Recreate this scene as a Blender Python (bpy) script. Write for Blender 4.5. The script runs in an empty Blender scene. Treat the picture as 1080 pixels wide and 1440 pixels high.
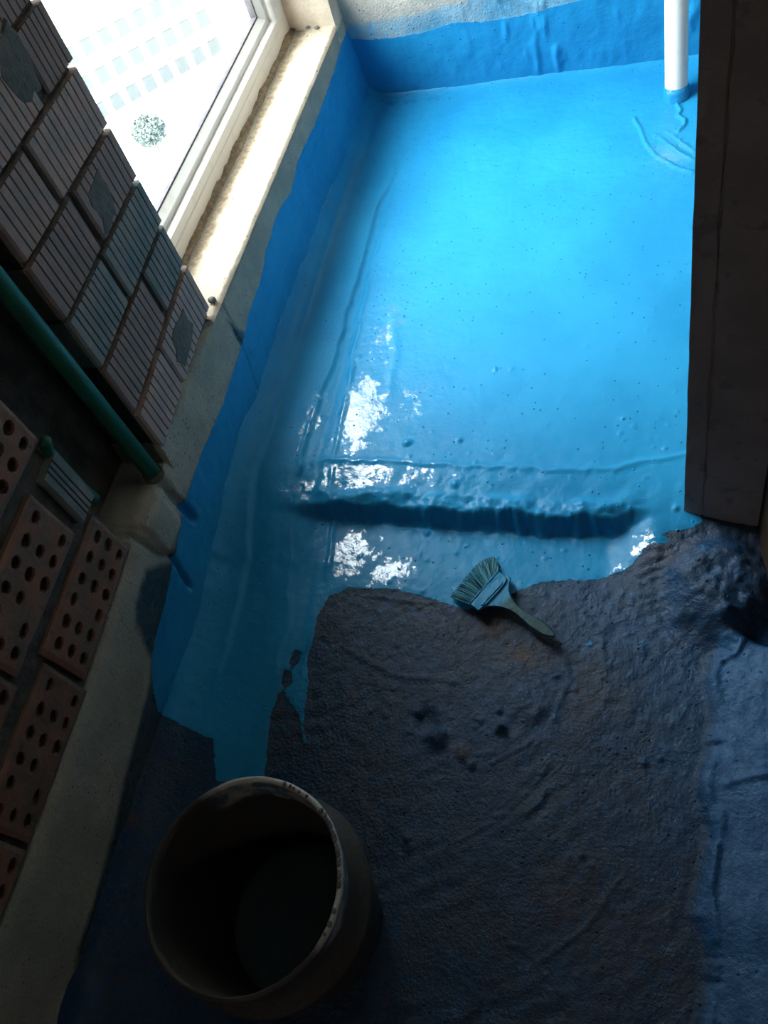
import bpy, bmesh, math, random
import numpy as np
from mathutils import Vector, Matrix
random.seed(7)
sc = bpy.context.scene
# ---------------------------------------------------------------- camera
H = 1.42
FPX = 1231.77
AX = np.array([[0.947195, 0.029812, -0.319270],
               [0.200591, -0.831886, 0.517426],
               [-0.250170, -0.554146, -0.793938]])   # world X, Y, Z axes seen in the camera frame (x right, y down, z forward)
U_, S_, V_ = np.linalg.svd(AX); AX = U_ @ V_
CP = np.array([0., 0., H])
cam_d = bpy.data.cameras.new('camera'); cam = bpy.data.objects.new('camera', cam_d)
sc.collection.objects.link(cam); sc.camera = cam
cam_d.sensor_fit = 'VERTICAL'; cam_d.sensor_height = 24.0
cam_d.lens = FPX * 24.0 / 1440.0
cam_d.clip_start = 0.02; cam_d.clip_end = 500
right, down, fwd = AX[:, 0], AX[:, 1], AX[:, 2]
mw = Matrix(((right[0], -down[0], -fwd[0], 0), (right[1], -down[1], -fwd[1], 0), (right[2], -down[2], -fwd[2], H), (0, 0, 0, 1)))
cam.matrix_world = mw
# ---------------------------------------------------------------- sky
w = bpy.data.worlds.new('overcast_sky'); sc.world = w; w.use_nodes = True
wn = w.node_tree; bgn = wn.nodes['Background']
# veiled sun: bright broad glow in thin cloud, seen from the window side; overcast brighter overhead than at the horizon
SKY, GLOW = 6.0, 36.0
gdir_ = Vector((-0.54, -0.20, 0.82)).normalized()
tc = wn.nodes.new('ShaderNodeTexCoord'); dt = wn.nodes.new('ShaderNodeVectorMath'); dt.operation = 'DOT_PRODUCT'; dt.inputs[1].default_value = gdir_
wn.links.new(tc.outputs['Generated'], dt.inputs[0])
def wm(op, a, b):
    nd = wn.nodes.new('ShaderNodeMath'); nd.operation = op
    for i, v in enumerate((a, b)):
        if isinstance(v, (int, float)): nd.inputs[i].default_value = v
        else: wn.links.new(v, nd.inputs[i])
    return nd.outputs[0]
sxyz = wn.nodes.new('ShaderNodeSeparateXYZ'); wn.links.new(tc.outputs['Generated'], sxyz.inputs[0])
zen = wm('ADD', wm('MULTIPLY', wm('MAXIMUM', sxyz.outputs[2], 0.0), 0.7), 0.3)
lobe = wm('POWER', wm('MAXIMUM', dt.outputs['Value'], 0.0), 3.0)
wn.links.new(wm('ADD', wm('MULTIPLY', zen, SKY), wm('MULTIPLY', lobe, GLOW)), bgn.inputs['Strength'])
bgn.inputs['Color'].default_value = (0.90, 0.96, 1.0, 1)
pl = bpy.data.lights.new('window_portal', 'AREA'); pl.shape = 'RECTANGLE'; pl.size = 1.6; pl.size_y = 1.16
pl.cycles.is_portal = True
po = bpy.data.objects.new('window_portal', pl); sc.collection.objects.link(po)
po.location = (-1.12, 1.68, 1.15); po.rotation_euler = (0, -math.pi / 2, 0)
sc.view_settings.view_transform = 'Standard'; sc.view_settings.look = 'None'
sc.view_settings.gamma = 1; sc.view_settings.use_curve_mapping = False
sc.view_settings.exposure = -0.2
# ---------------------------------------------------------------- helpers
def ray(px, py):
    d = np.array([px - 540., py - 720., FPX]); return AX @ d / np.linalg.norm(d)
def on(px, py, ax, v):
    d = ray(px, py); t = (v - CP[ax]) / d[ax]; return CP + d * t
def F(px, py, z=0.0): p = on(px, py, 2, z); return (p[0], p[1])
XL = -0.885
def Wl(px, py): p = on(px, py, 0, XL); return (p[1], p[2])
def link(o, parent=None):
    sc.collection.objects.link(o)
    if parent is not None: o.parent = parent
    return o
def mobj(name, me, mat, parent=None, smooth=False):
    o = bpy.data.objects.new(name, me); link(o, parent)
    if mat is not None and len(me.materials) == 0: me.materials.append(mat)
    if smooth: me.polygons.foreach_set('use_smooth', [True] * len(me.polygons))
    return o
def bobj(name, bm, mat, parent=None, smooth=False):
    me = bpy.data.meshes.new(name); bmesh.ops.recalc_face_normals(bm, faces=bm.faces[:]); bm.to_mesh(me); bm.free()
    return mobj(name, me, mat, parent, smooth)
def struct(o): o['kind'] = 'structure'; return o
def tag(o, label, cat, group=None):
    o['label'] = label; o['category'] = cat
    if group: o['group'] = group
    return o
def empty(name, loc):
    o = bpy.data.objects.new(name, None); o.empty_display_size = 0.05; o.location = loc; return link(o)
def box(bm, x0, x1, y0, y1, z0, z1):
    v = [bm.verts.new(p) for p in ((x0,y0,z0),(x1,y0,z0),(x1,y1,z0),(x0,y1,z0),(x0,y0,z1),(x1,y0,z1),(x1,y1,z1),(x0,y1,z1))]
    for f in ((0,3,2,1),(4,5,6,7),(0,1,5,4),(1,2,6,5),(2,3,7,6),(3,0,4,7)): bm.faces.new([v[i] for i in f])
    return v
def prism(bm, foot, z0, z1):
    a = [bm.verts.new((x, y, z0)) for x, y in foot]; b = [bm.verts.new((x, y, z1)) for x, y in foot]
    n = len(foot); bm.faces.new(a[::-1]); bm.faces.new(b)
    for i in range(n): bm.faces.new((a[i], a[(i+1) % n], b[(i+1) % n], b[i]))
def lathe(bm, prof, n=64, wob=None):
    rings = []
    for k, (r, z) in enumerate(prof):
        if r < 1e-5: rings.append([bm.verts.new((0, 0, z))]); continue
        rings.append([bm.verts.new((r*math.cos(2*math.pi*i/n)*(1+(wob(k,i) if wob else 0)), r*math.sin(2*math.pi*i/n)*(1+(wob(k,i) if wob else 0)), z)) for i in range(n)])
    for a, b in zip(rings, rings[1:]):
        for i in range(n):
            j = (i+1) % n
            if len(a) == 1 and len(b) == 1: continue
            if len(a) == 1: bm.faces.new((a[0], b[j], b[i]))
            elif len(b) == 1: bm.faces.new((a[i], a[j], b[0]))
            else: bm.faces.new((a[i], a[j], b[j], b[i]))
def tube(bm, pts, r, n=20, cap=True, rw=None):
    pts = [Vector(p) for p in pts]; rings = []
    for k, p in enumerate(pts):
        d = (pts[min(k+1, len(pts)-1)] - pts[max(k-1, 0)]).normalized()
        u = d.cross(Vector((0.31, 0.9, 0.1))).normalized(); v = d.cross(u)
        rr = r if rw is None else r * rw[k]
        rings.append([bm.verts.new(p + (u*math.cos(2*math.pi*i/n) + v*math.sin(2*math.pi*i/n))*rr) for i in range(n)])
    for a, b in zip(rings, rings[1:]):
        for i in range(n): bm.faces.new((a[i], a[(i+1) % n], b[(i+1) % n], b[i]))
    if cap: bm.faces.new(rings[0][::-1]); bm.faces.new(rings[-1])
# numpy noise
def vnoise(x, y, seed):
    xi = np.floor(x).astype(np.int64); yi = np.floor(y).astype(np.int64)
    fx = x - xi; fy = y - yi; fx = fx*fx*(3-2*fx); fy = fy*fy*(3-2*fy)
    def h(a, b):
        n = (a*374761393 + b*668265263 + seed*974634777) & 0xffffffff
        n = ((n ^ (n >> 13)) * 1274126177) & 0xffffffff
        return ((n ^ (n >> 16)) & 0xffff) / 65535.0
    return (h(xi, yi)*(1-fx)+h(xi+1, yi)*fx)*(1-fy) + (h(xi, yi+1)*(1-fx)+h(xi+1, yi+1)*fx)*fy*1.0
def fbm(x, y, s, o=4, seed=1):
    t = 0; a = 1; n = 0
    for k in range(o):
        t = t + a*(vnoise(x/s*2**k + 17.3*k, y/s*2**k - 9.1*k, seed+k) - .5); n += a; a *= .5
    return t / n * 2
def sstep(a, b, x):
    t = np.clip((x-a)/(b-a), 0, 1); return t*t*(3-2*t)
def seg_dist(x, y, pts, closed=False):
    d = np.full(x.shape, 9.0); P = list(pts) + ([pts[0]] if closed else [])
    for (ax, ay), (bx, by) in zip(P, P[1:]):
        dx, dy = bx-ax, by-ay; L = dx*dx+dy*dy+1e-12
        t = np.clip(((x-ax)*dx+(y-ay)*dy)/L, 0, 1)
        d = np.minimum(d, np.hypot(x-ax-t*dx, y-ay-t*dy))
    return d
def inside(x, y, pts):
    r = np.zeros(x.shape, bool); n = len(pts)
    for i in range(n):
        ax, ay = pts[i]; bx, by = pts[(i+1) % n]
        if ay == by: continue
        c = ((ay > y) != (by > y)) & (x < (bx-ax)*(y-ay)/(by-ay)+ax); r ^= c
    return r
def sdf(x, y, pts):
    return np.where(inside(x, y, pts), 1, -1) * seg_dist(x, y, pts, True)
def interp(x, pts):
    p = sorted(pts); return np.interp(x, [a for a, b in p], [b for a, b in p])
def grid_mesh(name, P, attrs, mat):
    n, m = P.shape[:2]
    me = bpy.data.meshes.new(name)
    idx = np.arange(n*m).reshape(n, m)
    q = np.stack([idx[:-1, :-1], idx[1:, :-1], idx[1:, 1:], idx[:-1, 1:]], -1).reshape(-1, 4)
    me.vertices.add(n*m); me.vertices.foreach_set('co', P.reshape(-1).astype(np.float32))
    me.loops.add(q.size); me.loops.foreach_set('vertex_index', q.reshape(-1).astype(np.int32))
    me.polygons.add(len(q)); me.polygons.foreach_set('loop_start', (np.arange(len(q))*4).astype(np.int32))
    me.polygons.foreach_set('use_smooth', np.ones(len(q), bool))
    me.update(calc_edges=True)
    for k, v in attrs.items():
        a = me.attributes.new(k, 'FLOAT', 'POINT'); a.data.foreach_set('value', v.reshape(-1).astype(np.float32))
    me.materials.append(mat); me.validate()
    return me
# ---------------------------------------------------------------- materials
class NT:
    def __init__(s, name):
        s.m = bpy.data.materials.new(name); s.m.use_nodes = True; s.t = s.m.node_tree
        s.b = s.t.nodes['Principled BSDF']; s.out = s.t.nodes['Material Output']
    def n(s, typ, **kw):
        nd = s.t.nodes.new(typ)
        for k, v in kw.items():
            if k.startswith('_'): setattr(nd, k[1:], v)
            else:
                try: nd.inputs[k].default_value = v
                except Exception: nd.inputs[int(k[1:])].default_value = v
        return nd
    def l(s, a, b): s.t.links.new(a, b)
    def coord(s): return s.n('ShaderNodeTexCoord').outputs['Object']
    def attr(s, k): return s.n('ShaderNodeAttribute', _attribute_name=k).outputs['Fac']
    def noise(s, scale, detail=4, rough=.55, vec=None, dist=0):
        nd = s.n('ShaderNodeTexNoise', Scale=scale, Detail=detail, Roughness=rough, Distortion=dist)
        s.l(vec if vec else s.coord(), nd.inputs['Vector']); return nd.outputs['Fac']
    def ramp(s, f, a, b, lo=0., hi=1.):
        nd = s.n('ShaderNodeMapRange', _interpolation_type='SMOOTHSTEP'); nd.inputs[1].default_value = a; nd.inputs[2].default_value = b
        nd.inputs[3].default_value = lo; nd.inputs[4].default_value = hi; s.l(f, nd.inputs[0]); return nd.outputs[0]
    def math(s, op, a, b=None):
        nd = s.n('ShaderNodeMath', _operation=op)
        for i, v in enumerate((a, b)):
            if v is None: continue
            if isinstance(v, (int, float)): nd.inputs[i].default_value = v
            else: s.l(v, nd.inputs[i])
        return nd.outputs[0]
    def mix(s, f, a, b):
        nd = s.n('ShaderNodeMix', _data_type='RGBA')
        if isinstance(f, (int, float)): nd.inputs[0].default_value = f
        else: s.l(f, nd.inputs[0])
        for i, v in ((6, a), (7, b)):
            if isinstance(v, tuple): nd.inputs[i].default_value = v + (1,)
            else: s.l(v, nd.inputs[i])
        return nd.outputs[2]
    def fmix(s, f, a, b):
        nd = s.n('ShaderNodeMix')
        s.l(f, nd.inputs[0])
        for i, v in ((2, a), (3, b)):
            if isinstance(v, (int, float)): nd.inputs[i].default_value = v
            else: s.l(v, nd.inputs[i])
        return nd.outputs[0]
    def bump(s, h, dist, strength=1., prev=None):
        nd = s.n('ShaderNodeBump', Strength=strength, Distance=dist)
        s.l(h, nd.inputs['Height'])
        if prev: s.l(prev, nd.inputs['Normal'])
        return nd.outputs[0]
def coated(name, conc_a, conc_b, arcs=False, prim_a=(0.010, 0.042, 0.100), prim_b=(0.022, 0.044, 0.078)):
    """bare mortar, then a dark base coat, then the fresh blue membrane, switched by mesh attributes"""
    N = NT(name)
    big = N.noise(9, 5); mid = N.noise(45, 4); fine = N.noise(240, 3)
    conc = N.mix(N.ramp(big, .35, .65), conc_a, conc_b)
    conc = N.mix(N.ramp(fine, .62, .72), conc, tuple(c*.45 for c in conc_a))
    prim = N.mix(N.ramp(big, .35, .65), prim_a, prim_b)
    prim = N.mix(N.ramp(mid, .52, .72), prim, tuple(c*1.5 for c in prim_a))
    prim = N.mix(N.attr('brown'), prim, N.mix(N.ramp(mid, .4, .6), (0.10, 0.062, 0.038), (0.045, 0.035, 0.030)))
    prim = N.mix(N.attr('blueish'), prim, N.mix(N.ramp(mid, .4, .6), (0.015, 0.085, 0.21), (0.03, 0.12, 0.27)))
    fresh = N.mix(N.ramp(N.noise(5, 4), .3, .7), FRESH_A, FRESH_B)
    ed = N.math('MULTIPLY', N.math('SUBTRACT', N.noise(90, 4, .6), .5), .016)
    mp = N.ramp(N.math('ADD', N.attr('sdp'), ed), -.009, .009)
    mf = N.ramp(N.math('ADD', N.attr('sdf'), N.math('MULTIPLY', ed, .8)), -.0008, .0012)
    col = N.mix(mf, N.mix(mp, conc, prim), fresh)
    N.l(col, N.b.inputs['Base Color'])
    wetn = N.math('ADD', N.attr('wet'), N.math('MULTIPLY', N.math('SUBTRACT', N.noise(42, 5, .7), .5), 2.2))
    wet = N.ramp(wetn, .42, .62)
    rf = N.fmix(wet, N.ramp(mid, .3, .7, .34, .46), .05)
    rp = N.ramp(mid, .35, .7, .46, .24)
    N.l(N.fmix(mf, N.fmix(mp, .9, rp), rf), N.b.inputs['Roughness'])
    N.l(N.math('ADD', N.fmix(mf, 1.40, 1.30), N.math('MULTIPLY', N.math('MULTIPLY', wet, mf), .70)), N.b.inputs['IOR'])
    # relief: rough in mortar and base coat, smoother where the fresh film has flowed
    pim = N.n('ShaderNodeTexVoronoi', Scale=85.0, _feature='F1'); N.l(N.coord(), pim.inputs['Vector'])
    dots = N.ramp(pim.outputs['Distance'], .05, .22, 1, 0)
    sel = N.n('ShaderNodeSeparateColor'); N.l(pim.outputs['Color'], sel.inputs[0])
    dots = N.math('MULTIPLY', dots, N.ramp(sel.outputs[0], .80, .86))
    h0 = N.math('ADD', N.math('MULTIPLY', N.noise(70, 5, .6), .40), N.math('MULTIPLY', N.noise(170, 4, .65), .62))
    h0 = N.math('ADD', h0, N.math('MULTIPLY', dots, .8))
    if arcs:
        mp_ = N.n('ShaderNodeMapping'); mp_.inputs['Location'].default_value = (0.75, -0.95, 0); N.l(N.coord(), mp_.inputs['Vector'])
        wv = N.n('ShaderNodeTexWave', Scale=9.0, Distortion=2.2, Detail=3.0, _wave_type='RINGS', _rings_direction='Z'); N.l(mp_.outputs[0], wv.inputs['Vector'])
        wv.inputs['Detail Scale'].default_value = 3.0
        h0 = N.math('ADD', h0, N.math('MULTIPLY', N.math('MULTIPLY', wv.outputs['Fac'], N.ramp(N.noise(7, 2), .45, .65)), .35))
    hf = N.math('ADD', N.math('MULTIPLY', N.noise(28, 3, .5), .5), N.math('MULTIPLY', dots, .55))
    hf = N.math('ADD', hf, N.math('ADD', N.math('MULTIPLY', fine, .05), N.math('MULTIPLY', N.noise(110, 4, .65), .14)))
    hh = N.math('ADD', N.fmix(mf, h0, hf), N.math('MULTIPLY', mf, .35))
    N.l(N.bump(hh, .0045), N.b.inputs['Normal'])
    return N.m
FRESH_A = (0.012, 0.225, 0.470); FRESH_B = (0.018, 0.270, 0.530)
M = {}
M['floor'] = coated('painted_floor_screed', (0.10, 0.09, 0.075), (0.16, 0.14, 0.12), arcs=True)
M['curb'] = coated('painted_wall_base', (0.38, 0.365, 0.30), (0.28, 0.29, 0.245), prim_a=(0.030, 0.055, 0.060), prim_b=(0.050, 0.070, 0.070))
M['farwall'] = coated('painted_far_wall', (0.62, 0.54, 0.44), (0.40, 0.38, 0.34), prim_a=(0.12, 0.30, 0.42), prim_b=(0.26, 0.38, 0.44))
def simple(name, a, b, scale=20, rough=.8, bumpd=.002, bs=60, spot=None, obj_rand=0, thr=(.35, .65)):
    N = NT(name)
    c = N.mix(N.ramp(N.noise(scale, 5), *thr), a, b)
    if spot: c = N.mix(N.ramp(N.noise(scale*2.3, 4), .58, .66), c, spot)
    if obj_rand:
        oi = N.n('ShaderNodeObjectInfo'); hs = N.n('ShaderNodeHueSaturation')
        N.l(N.ramp(oi.outputs['Random'], 0, 1, 1-obj_rand, 1+obj_rand), hs.inputs['Value']); N.l(c, hs.inputs['Color']); c = hs.outputs[0]
    N.l(c, N.b.inputs['Base Color']); N.b.inputs['Roughness'].default_value = rough; N.b.inputs['IOR'].default_value = 1.35
    if bumpd: N.l(N.bump(N.noise(bs, 5, .6), bumpd), N.b.inputs['Normal'])
    return N.m
M['brick'] = simple('grooved_clay_brick', (0.36, 0.25, 0.215), (0.29, 0.24, 0.215), 25, .9, .002, 130, obj_rand=.2)
M['brick_grey'] = simple('mortar_smeared_brick', (0.17, 0.21, 0.20), (0.27, 0.25, 0.23), 18, .9, .002, 120, obj_rand=.15)
M['brick_red'] = simple('perforated_clay_brick', (0.28, 0.14, 0.10), (0.19, 0.13, 0.10), 20, .95, .003, 100, spot=(0.13, 0.12, 0.10), obj_rand=.15)
M['mortar'] = simple('joint_mortar', (0.07, 0.062, 0.055), (0.11, 0.10, 0.085), 30, .95, .006, 70)
M['patch'] = simple('mortar_smear', (0.10, 0.11, 0.10), (0.14, 0.135, 0.12), 40, .95, .004, 90)
M['plaster'] = simple('rough_render', (0.22, 0.19, 0.165), (0.27, 0.235, 0.20), 12, .9, .004, 60)
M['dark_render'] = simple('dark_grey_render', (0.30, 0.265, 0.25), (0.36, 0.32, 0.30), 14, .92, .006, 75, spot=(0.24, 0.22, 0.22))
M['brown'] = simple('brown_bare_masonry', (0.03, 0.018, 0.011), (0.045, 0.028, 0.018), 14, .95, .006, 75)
M['ceiling'] = simple('bare_concrete_ceiling', (0.34, 0.31, 0.28), (0.40, 0.37, 0.33), 8, .9, .002)
M['upvc'] = simple('white_window_plastic', (0.80, 0.77, 0.72), (0.72, 0.67, 0.60), 30, .35, 0, thr=(.5, .8))
M['gasket'] = simple('grey_rubber_gasket', (0.10, 0.09, 0.10), (0.14, 0.12, 0.13), 30, .6, 0)
M['pipe_white'] = simple('white_plastic_pipe', (0.74, 0.72, 0.68), (0.66, 0.62, 0.58), 30, .4, .0006, 200, thr=(.5, .8))
M['pipe_green'] = simple('green_plastic_pipe', (0.014, 0.13, 0.075), (0.02, 0.10, 0.06), 30, .4, .0005, 100)
M['fresh'] = simple('fresh_blue_paint', (0.012, 0.20, 0.46), (0.016, 0.25, 0.52), 60, .18, .002, 90)
M['chip'] = simple('crumb_of_mortar', (0.22, 0.20, 0.17), (0.10, 0.12, 0.15), 60, .9, .002, 200)
# sill: cream mortar, brown and crumbly along the foot of the frame
N = NT('cream_mortar_sill')
sx = N.n('ShaderNodeSeparateXYZ'); N.l(N.coord(), sx.inputs[0])
e = N.math('ADD', sx.outputs[0], N.math('MULTIPLY', N.math('SUBTRACT', N.noise(30, 4, .6), .5), .05))
dirt = N.ramp(e, -.985, -.955, 1, 0)
c = N.mix(N.ramp(N.noise(16, 5), .35, .65), (0.66, 0.55, 0.42), (0.56, 0.46, 0.35))
c = N.mix(N.math('MULTIPLY', dirt, .85), c, N.mix(N.ramp(N.noise(80, 4), .4, .6), (0.16, 0.11, 0.06), (0.30, 0.22, 0.14)))
c = N.mix(N.ramp(N.noise(150, 3), .66, .70), c, (0.12, 0.09, 0.06))
N.l(c, N.b.inputs['Base Color']); N.b.inputs['Roughness'].default_value = .9
N.l(N.bump(N.noise(90, 5, .6), .003), N.b.inputs['Normal']); M['sill'] = N.m
# window pane: thin clear sheet, a little of the light mirrored
N = NT('clear_window_pane'); N.t.nodes.remove(N.b)
tr = N.n('ShaderNodeBsdfTransparent'); tr.inputs[0].default_value = (.93, .96, .95, 1)
gl = N.n('ShaderNodeBsdfGlossy', Roughness=.02); lw = N.n('ShaderNodeLayerWeight', Blend=.5); ms = N.n('ShaderNodeMixShader')
fr = N.math('ADD', N.math('MULTIPLY', N.math('POWER', lw.outputs['Facing'], 5.0), .8), .04)
N.l(fr, ms.inputs[0]); N.l(tr.outputs[0], ms.inputs[1]); N.l(gl.outputs[0], ms.inputs[2]); N.l(ms.outputs[0], N.out.inputs['Surface']); M['glass'] = N.m
# bucket: grimy plastic, pale crust of dried paint round the lip
N = NT('paint_crusted_bucket_plastic')
sz = N.n('ShaderNodeSeparateXYZ'); N.l(N.coord(), sz.inputs[0])
c = N.mix(N.ramp(N.noise(14, 5), .35, .65), (0.050, 0.044, 0.040), (0.036, 0.042, 0.046))
side = N.ramp(N.math('ADD', N.math('ADD', sz.outputs[0], N.math('MULTIPLY', sz.outputs[1], 1.3)), N.math('MULTIPLY', N.noise(25, 3), .08)), .06, .14)
band = N.ramp(N.math('ADD', sz.outputs[2], N.math('MULTIPLY', N.math('SUBTRACT', N.noise(22, 4), .5), .05)), .225, .245)
c = N.mix(N.math('MULTIPLY', N.math('MULTIPLY', band, .8), side), c, N.mix(N.ramp(N.noise(40, 4), .45, .58), (0.08, 0.19, 0.27), (0.42, 0.43, 0.42)))
lip = N.ramp(N.math('ADD', sz.outputs[2], N.math('MULTIPLY', N.math('SUBTRACT', N.noise(60, 3), .5), .012)), .278, .284)
c = N.mix(N.math('MULTIPLY', N.math('MULTIPLY', lip, .85), side), c, (0.60, 0.58, 0.54))
N.l(c, N.b.inputs['Base Color']); N.b.inputs['Roughness'].default_value = .6
N.l(N.bump(N.noise(90, 5, .6), .0025), N.b.inputs['Normal']); M['bucket'] = N.m
M['residue'] = simple('dried_paint_residue', (0.10, 0.15, 0.17), (0.14, 0.18, 0.19), 20, .7, .004, 60)
M['brush_wood'] = simple('paint_stained_brush_wood', (0.016, 0.075, 0.085), (0.012, 0.16, 0.30), 40, .42, .001, 120, thr=(.45, .75))
Nn = NT('painted_brush_shoulder'); sb = Nn.n('ShaderNodeSeparateXYZ'); Nn.l(Nn.coord(), sb.inputs[0])
al = Nn.math('ADD', Nn.math('MULTIPLY', sb.outputs[0], .85), Nn.math('MULTIPLY', sb.outputs[1], -.55))
al = Nn.math('ADD', al, Nn.math('MULTIPLY', Nn.math('SUBTRACT', Nn.noise(60, 3), .5), .03))
Nn.l(Nn.mix(Nn.ramp(al, -.004, .016), (0.012, 0.21, 0.40), Nn.mix(Nn.ramp(Nn.noise(50, 4), .4, .7), (0.014, 0.055, 0.060), (0.010, 0.09, 0.15))), Nn.b.inputs['Base Color'])
Nn.b.inputs['Roughness'].default_value = .45; Nn.b.inputs['IOR'].default_value = 1.35; Nn.l(Nn.bump(Nn.noise(120, 4), .001), Nn.b.inputs['Normal']); M['brush_wood'] = Nn.m
M['brush_metal'] = simple('paint_covered_ferrule', (0.012, 0.21, 0.42), (0.02, 0.25, 0.46), 50, .30, .002, 60)
Nn = NT('paint_soaked_bristle'); Nn.l(Nn.mix(Nn.attr('tone'), (0.010, 0.075, 0.11), (0.12, 0.42, 0.54)), Nn.b.inputs['Base Color']); Nn.b.inputs['Roughness'].default_value = .5; M['bristle'] = Nn.m
M['facade'] = simple('pale_facade', (0.75, 0.76, 0.74), (0.70, 0.72, 0.70), .5, .9, 0)
M['pane_far'] = simple('far_window_glass', (0.17, 0.18, 0.18), (0.24, 0.25, 0.25), .4, .9, 0); M['pane_far'].node_tree.nodes['Principled BSDF'].inputs['IOR'].default_value = 1.05
M['street'] = simple('pale_street', (0.60, 0.60, 0.58), (0.70, 0.69, 0.66), .08, .9, 0)
M['leaves'] = simple('tree_leaves', (0.17, 0.20, 0.17), (0.24, 0.27, 0.24), 1.5, .8, 0)
M['bark'] = simple('tree_bark', (0.20, 0.18, 0.16), (0.24, 0.22, 0.20), 3, .9, 0)
# ---------------------------------------------------------------- floor (one sculpted screed surface)
xs = np.arange(-0.93, 0.34, 0.0034); xs = np.concatenate([xs, [0.36, 0.40, 0.45]])
ys = np.concatenate([np.arange(-1.25, -0.30, 0.03), np.arange(-0.28, 0.60, 0.0038), np.arange(0.60, 1.15, 0.0030), np.arange(1.15, 2.45, 0.0048)])
X, Y = np.meshgrid(xs, ys, indexing='ij')
n_ = fbm(X, Y, .35, 5, 3); n1 = fbm(X, Y, .05, 4, 11); n2 = fbm(X, Y, .018, 3, 23)
wx = X + .012*fbm(X, Y, .08, 3, 61); wy = Y + .012*fbm(X, Y, .08, 3, 71)
fresh_px = [(212,1010),(255,1022),(300,1040),(304,1100),(372,1098),(380,1010),(392,975),(398,968),(406,985),(420,1003),(424,1025),(428,1046),(431,1046),(427,1020),(430,985),(434,960),(432,925),
            (440,905),(446,868),(462,838),(492,826),(560,829),(620,846),(655,858),(710,838),(762,818),(840,815),(885,803),(905,784),(940,762),(972,757),(988,748),(984,740),(976,733)]
fp = [F(*p) for p in fresh_px]
fpoly = [(-1.0, fp[0][1])] + fp + [(.06, .96), (.5, .98), (.6, 2.6), (-1.0, 2.6)]
sd_f = sdf(X, Y, fpoly)
for hole in ([(414,912),(424,918),(420,932),(410,940),(406,930)], [(398,944),(409,942),(411,958),(402,970),(395,962)], [(390,985),(394,992),(388,1000)]):
    sd_f = np.minimum(sd_f, -sdf(X, Y, [F(*p) for p in hole]))
for dx_, dy_, r_ in ((930,772,9),(986,790,3),(548,935,0),(830,905,5)):
    if r_: fx_, fy_ = F(dx_, dy_); sd_f = np.maximum(sd_f, r_*.0009 - np.hypot((X-fx_)*.7, Y-fy_))
base_line = [F(*p) for p in [(395,742),(450,736),(520,738),(600,743),(700,751),(790,758),(860,757),(925,746)]]
yb = interp(X, [(-1.0, base_line[0][1])] + base_line + [(.05, base_line[-1][1]+.02), (.5, .93)])
yb = yb + .006*fbm(X, Y*0, .06, 3, 5) + .007*fbm(X, Y*.6, .022, 3, 6)
t = Y - yb
kx = sstep(-.80, -.66, X) * (1 - sstep(-.13, -.03, X))
hx = .058
rise = sstep(0, .024, t)
slab_hi = hx*(.80*rise + .20*sstep(.03, .125, t))
slab_lo = hx*(sstep(-.22, .06, t)*.80 + .20*sstep(.0, .125, t))
Z = slab_hi*kx + slab_lo*(1-kx)
lip = np.exp(-((t-.040)/.016)**2)*.005*kx*(1+2.2*n1); Z += lip
Z += .0030*np.exp(-((t-.118)/.006)**2)*sstep(-.80, -.68, X)
Z += .0035*n_*(1-.5*sstep(.1, .3, t))
fr_ = np.clip(sstep(-.01, .01, sd_f), 0, 1)
smooth_far = sstep(.12, .25, t)
Z += n1*(.0014*(1-fr_) + .0010*fr_*(1-.6*smooth_far)) + n2*(.0012*(1-fr_) + .0005*fr_*(1-.5*smooth_far))
Z += .0012*fr_
Z += .0022*fbm(X, Y, .011, 3, 57)*(1-fr_)*(.35+.65*sstep(.42, .72, Y))
# rough front face of the step
Z += (n1*.009+n2*.003)*kx*np.exp(-((t-.02)/.022)**2)
# cove and trowel steps along the left wall
dl = X - XL
Z += .040*np.exp(-np.clip(dl, 0, None)/.018) * (1+.3*n1)
def band_px(pts, z=.05): return interp(Y, [(F(*p, z=z)[1], F(*p, z=z)[0]) for p in pts])
r1 = band_px([(395,860),(405,760),(415,690),(440,600),(470,520),(497,420),(540,280),(590,170)]) + .007*fbm(Y, Y*0+3, .05, 4, 8)+.003*n1
r2 = band_px([(450,800),(458,705),(478,610),(492,540),(512,430),(545,290),(600,170)]) + .006*fbm(Y, Y*0+9, .06, 4, 9)+.003*n1
r3 = band_px([(345,780),(360,690),(392,590),(418,500),(455,380),(500,230),(535,165)]) + .007*fbm(Y, Y*0+5, .07, 4, 10)+.004*n1
far_ = sstep(.50, .72, Y)*(1-sstep(1.75, 2.10, Y))
Z += far_*(.010*(1-sstep(-.006, .006, X-r3)) + .007*(1-sstep(-.005, .004, X-r1)) + .0045*np.exp(-((X-r1)/.004)**2)*(.6+.8*n1) + .004*np.exp(-((X-r2)/.005)**2)*(.6+n1) - .003*np.exp(-((X-(r1+r2)/2)/.012)**2))
# cove at far wall, strip of second trowel pass in front of it
Z += .022*np.exp(-np.clip(2.335-Y, 0, None)/.015)
# mound of mortar at the foot of the partition
cx, cy = F(1000, 825, .03)
md = np.hypot((wx-cx-.015)/.105, (wy-cy)/.115); Z += .052*(1-sstep(.35, 1.0, md))*(1+.25*fbm(X, Y, .05, 4, 31)) 
mnoise = (1-sstep(.6, 1.35, md)); Z += mnoise*(.007*np.abs(fbm(X, Y, .045, 4, 33)) + .003*n2)
mp_x, mp_y = F(925, 800, .02)
Z += .0035*np.sin((wy-wx*.3+.01*n1)*330)*np.exp(-(((X-mp_x)/.03)**2+((Y-mp_y)/.045)**2))*.5
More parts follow.
